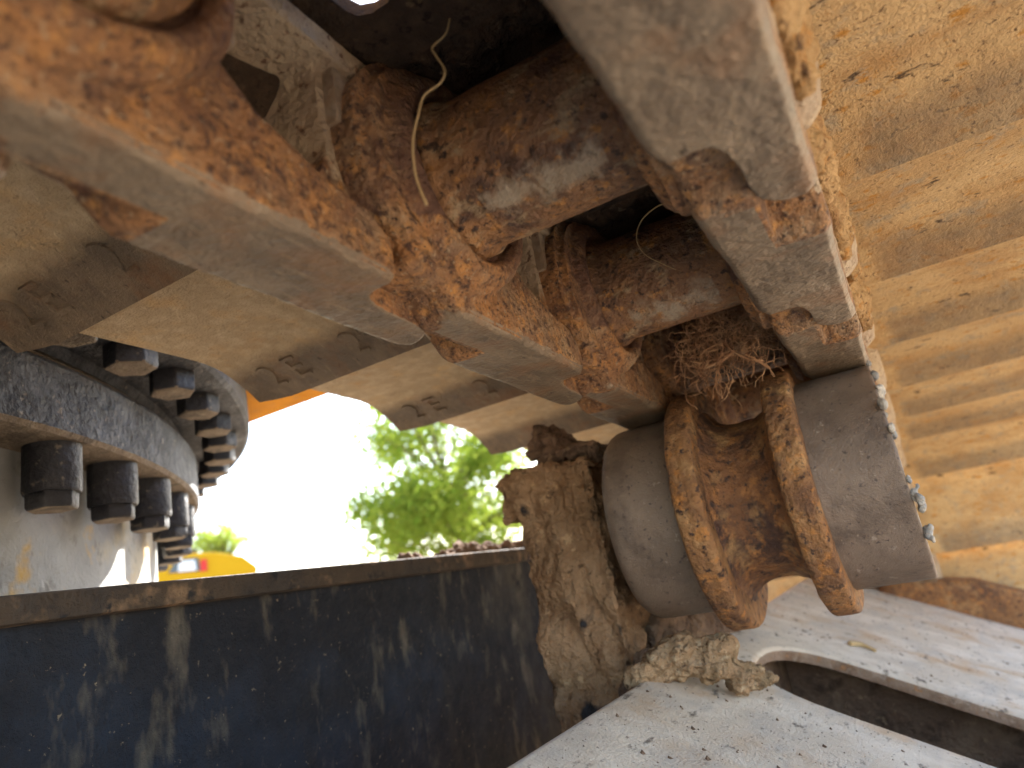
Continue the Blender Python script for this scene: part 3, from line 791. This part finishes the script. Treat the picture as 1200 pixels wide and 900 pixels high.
def loose_strand(name, pts, r, label, mat='straw', cat='straw'):
    q = [Vector(p) for p in pts]; sm = []
    for i in range(len(q) - 1):                 # Catmull-Rom
        p0, p1, p2, p3 = q[max(0, i - 1)], q[i], q[i + 1], q[min(len(q) - 1, i + 2)]
        for k in range(6):
            t = k / 6
            sm.append(.5 * (2 * p1 + (p2 - p0) * t + (2 * p0 - 5 * p1 + 4 * p2 - p3) * t * t + (3 * p1 - p0 - 3 * p2 + p3) * t ** 3))
    pts = sm + [q[-1]]
    b = Vector(pts[0]); g = Geo(); g.tube([Vector(p) - b for p in pts], r, 6, .5)
    return tag(obj(name, g, mat, None, b), label, cat)
def ray_y(px, py, y):
    d = right * (px - 600) + down * (py - 450) + fwd * F
    return d * (y / d.y)
loose_strand('dry_root', [ray_y(px, py, y) for px, py, y in ((500, 240, 1.80), (487, 205, 1.79), (484, 165, 1.78), (490, 135, 1.78), (497, 112, 1.78), (516, 97, 1.78), (521, 82, 1.78), (510, 64, 1.78), (507, 55, 1.78), (522, 40, 1.8), (527, 22, 1.82))], .0055, 'thin curled dry root hanging in front of the nearest bushing', cat='root')
loose_strand('dry_root', [ray_y(px, py, 3.62) for px, py in ((800, 222), (792, 236), (772, 241), (752, 258), (746, 280), (756, 298), (774, 308), (792, 316))], .005, 'fine wiry root curling in the dark gap behind the nearest bushing', cat='root')
zz = pl_z(-.72) + .03
loose_strand('straw_stalk', [(-.92, 8.3, pl_z(-.92) + .02), (-.82, 8.4, pl_z(-.82) + .03), (-.7, 8.35, pl_z(-.7) + .02)], .03, 'short pale straw lying on the frame plate behind the roller')

# crumbs of dirt on the plate
g = Geo()
for i in range(1300):
    x = rnd.uniform(-1.8, 1.4); y = 3 + 10 * rnd.random() ** 1.3
    if SX0 - .05 < x and SY0 - .08 < y < SY1 + .08: continue
    r = .004 + .014 * rnd.random() ** 5 + (.012 if rnd.random() < .012 else 0)
    zc = pl_z(x) + r * .3
    v = [(x + r * rnd.uniform(.6, 1.3) * math.cos(t), y + r * rnd.uniform(.6, 1.3) * math.sin(t), zc - r * .5) for t in (0, 1.26, 2.5, 3.8, 5.0)]
    v += [(x + r * rnd.uniform(-.3, .3), y + r * rnd.uniform(-.3, .3), zc + r * rnd.uniform(.4, .9))]
    g.add(v, [(0, 1, 5), (1, 2, 5), (2, 3, 5), (3, 4, 5), (4, 0, 5), (4, 3, 2, 1, 0)])
tag(obj('dirt_crumbs', g, 'mud_dark', smooth=False), 'scattered dark crumbs of dirt on the pale frame plate', 'dirt', kind='stuff')

# ------------------------------------------------------------------ background (metres from the camera)
def at(px, py, dist):
    """world point (relative to the camera, metres) at a horizontal distance along a photograph direction"""
    d = right * (px - 600) + down * (py - 450) + fwd * F
    return d * (dist / math.hypot(d.x, d.y))

def tree(px, py, dist, rad, hgt, label, nleaf, leaf, seed):
    r_ = random.Random(seed)
    c = at(px, py, dist); base = Vector((c.x, c.y, -H))
    t = thing('broadleaf_tree', label, 'tree', base / U, 'trees in the background')
    g = Geo(); up = c.z + H
    trunk = [(0, 0, -.1), (.1, .05, up * .4), (-.05, .1, up * .7), (0, 0, up + hgt * .1)]
    g.tube([Vector(p) / U for p in trunk], .03 * up / U, 10, .2)
    tr = obj('trunk', g, 'bark', t)
    g2 = Geo(); cl = []
    for i in range(46):
        while True:
            p = Vector((r_.uniform(-1, 1), r_.uniform(-1, 1), r_.uniform(-1, 1)))
            if p.length < 1: break
        q = Vector((p.x * rad, p.y * rad, up + p.z * hgt)); cl.append((q, rad * r_.uniform(.22, .42)))
        gb = Geo(); s0 = Vector((0, 0, max(.6, min(q.z * .75, up))))
        gb.tube([s0 / U, (s0 * .45 + q * .55 + Vector((0, 0, .1))) / U, q / U], .012 * up / U, 5, .3)
        obj('limb', gb, 'bark', tr)
    vs_, fs_ = [], []
    for i in range(nleaf):
        q, rr = cl[i % len(cl)]
        d = Vector((r_.gauss(0, 1), r_.gauss(0, 1), r_.gauss(0, .8))) * rr * .55
        p = q + d; a = Vector((r_.gauss(0, 1), r_.gauss(0, 1), r_.gauss(0, 1))).normalized(); b2 = a.orthogonal().normalized(); s_ = leaf * r_.uniform(.6, 1.3)
        o_ = len(vs_)
        vs_ += [(p + a * s_) / U, (p + b2 * s_ * .5) / U, (p - a * s_) / U, (p - b2 * s_ * .5) / U]; fs_.append((o_, o_ + 1, o_ + 2, o_ + 3))
    g2.add(vs_, fs_)
    cr = obj('crown', g2, 'leaf', t, smooth=False)
    return t
tree(522, 562, 24, 3.0, 3.3, 'large bright green tree seen under the track shoes', 24000, .10, 4)
tree(257, 634, 46, 1.7, 1.1, 'small green tree far off behind the yellow excavator', 2500, .10, 9)

# far yellow excavator, mostly hidden behind the beam
ec = at(238, 668, 17)
ex = thing('excavator', 'yellow excavator in the far background behind the tower', 'excavator', Vector((ec.x, ec.y, -H)) / U)
lat = Vector((ec.y, -ec.x, 0)).normalized(); dep = Vector((ec.x, ec.y, 0)).normalized()
def exm(a, d_, z): p = lat * a + dep * d_; return (p.x / U, p.y / U, z / U)
hz = ec.z + H
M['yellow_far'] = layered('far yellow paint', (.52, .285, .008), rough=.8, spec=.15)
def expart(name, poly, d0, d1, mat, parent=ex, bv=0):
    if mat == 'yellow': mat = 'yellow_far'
    g = Geo(); g.prism(poly, d0, d1, lambda a, z, e: exm(a, e, z)); me = g.mesh(name)
    if bv: bevel(me, bv / U, 3)
    return obj(name, me, mat, parent, smooth=False)
expart('house', [(-1.6, hz - .75), (.55, hz - .75), (.98, hz - .42), (1.02, hz - .2), (.75, hz + .06), (.2, hz + .22), (-.7, hz + .28), (-1.6, hz + .28)], -1.3, 1.3, 'yellow', ex, .06)
cabp = expart('cab', [(-2.6, hz - .7), (-1.45, hz - .7), (-1.45, hz + 1.0), (-2.3, hz + 1.0), (-2.6, hz + .4)], -1.2, .0, 'yellow', ex, .05)
expart('cab_window', [(-2.45, hz + .0), (-1.6, hz + .0), (-1.6, hz + .85), (-2.2, hz + .85), (-2.45, hz + .35)], -1.24, -1.19, 'glass', cabp)
expart('vent_panel', [(-.62, hz - .08), (-.05, hz - .12), (-.08, hz + .14), (-.48, hz + .16)], -1.33, -1.29, 'glass', ex)
expart('sticker', [(-.45, hz - .08), (-.12, hz - .1), (-.14, hz + .1), (-.42, hz + .12)], -1.345, -1.325, 'white', ex)
expart('red_light', [(-.05, hz - .14), (.08, hz - .14), (.08, hz + .1), (-.04, hz + .08)], -1.34, -1.3, 'red', ex)
expart('exhaust', [(-.3, hz + .2), (-.1, hz + .2), (-.1, hz + .48), (-.3, hz + .48)], .1, .3, 'rubber', ex)
expart('slew_base', [(-1.2, hz - 1.1), (.2, hz - 1.1), (.2, hz - .76), (-1.2, hz - .76)], -.8, .8, 'rubber', ex)
for d0 in (-1.4, .8):
    expart('track', [(-2.2, .15), (-1.9, .0), (1.2, .0), (1.5, .15), (1.6, .5), (1.2, max(.7, hz - 1.1)), (-2.0, max(.7, hz - 1.1)), (-2.3, .5)], d0, d0 + .6, 'rubber', ex, .05)
expart('boom', [(-2.6, hz - .3), (-2.2, hz - .5), (-4.6, hz + 2.6), (-6.2, hz + 2.0), (-6.3, hz + 2.4), (-4.7, hz + 3.1)], .1, .5, 'yellow', ex)

# ------------------------------------------------------------------ lift everything to the ground
for o in COL.objects:
    if o.parent is None and o.type not in ('CAMERA', 'LIGHT'):
        o.location.z += H
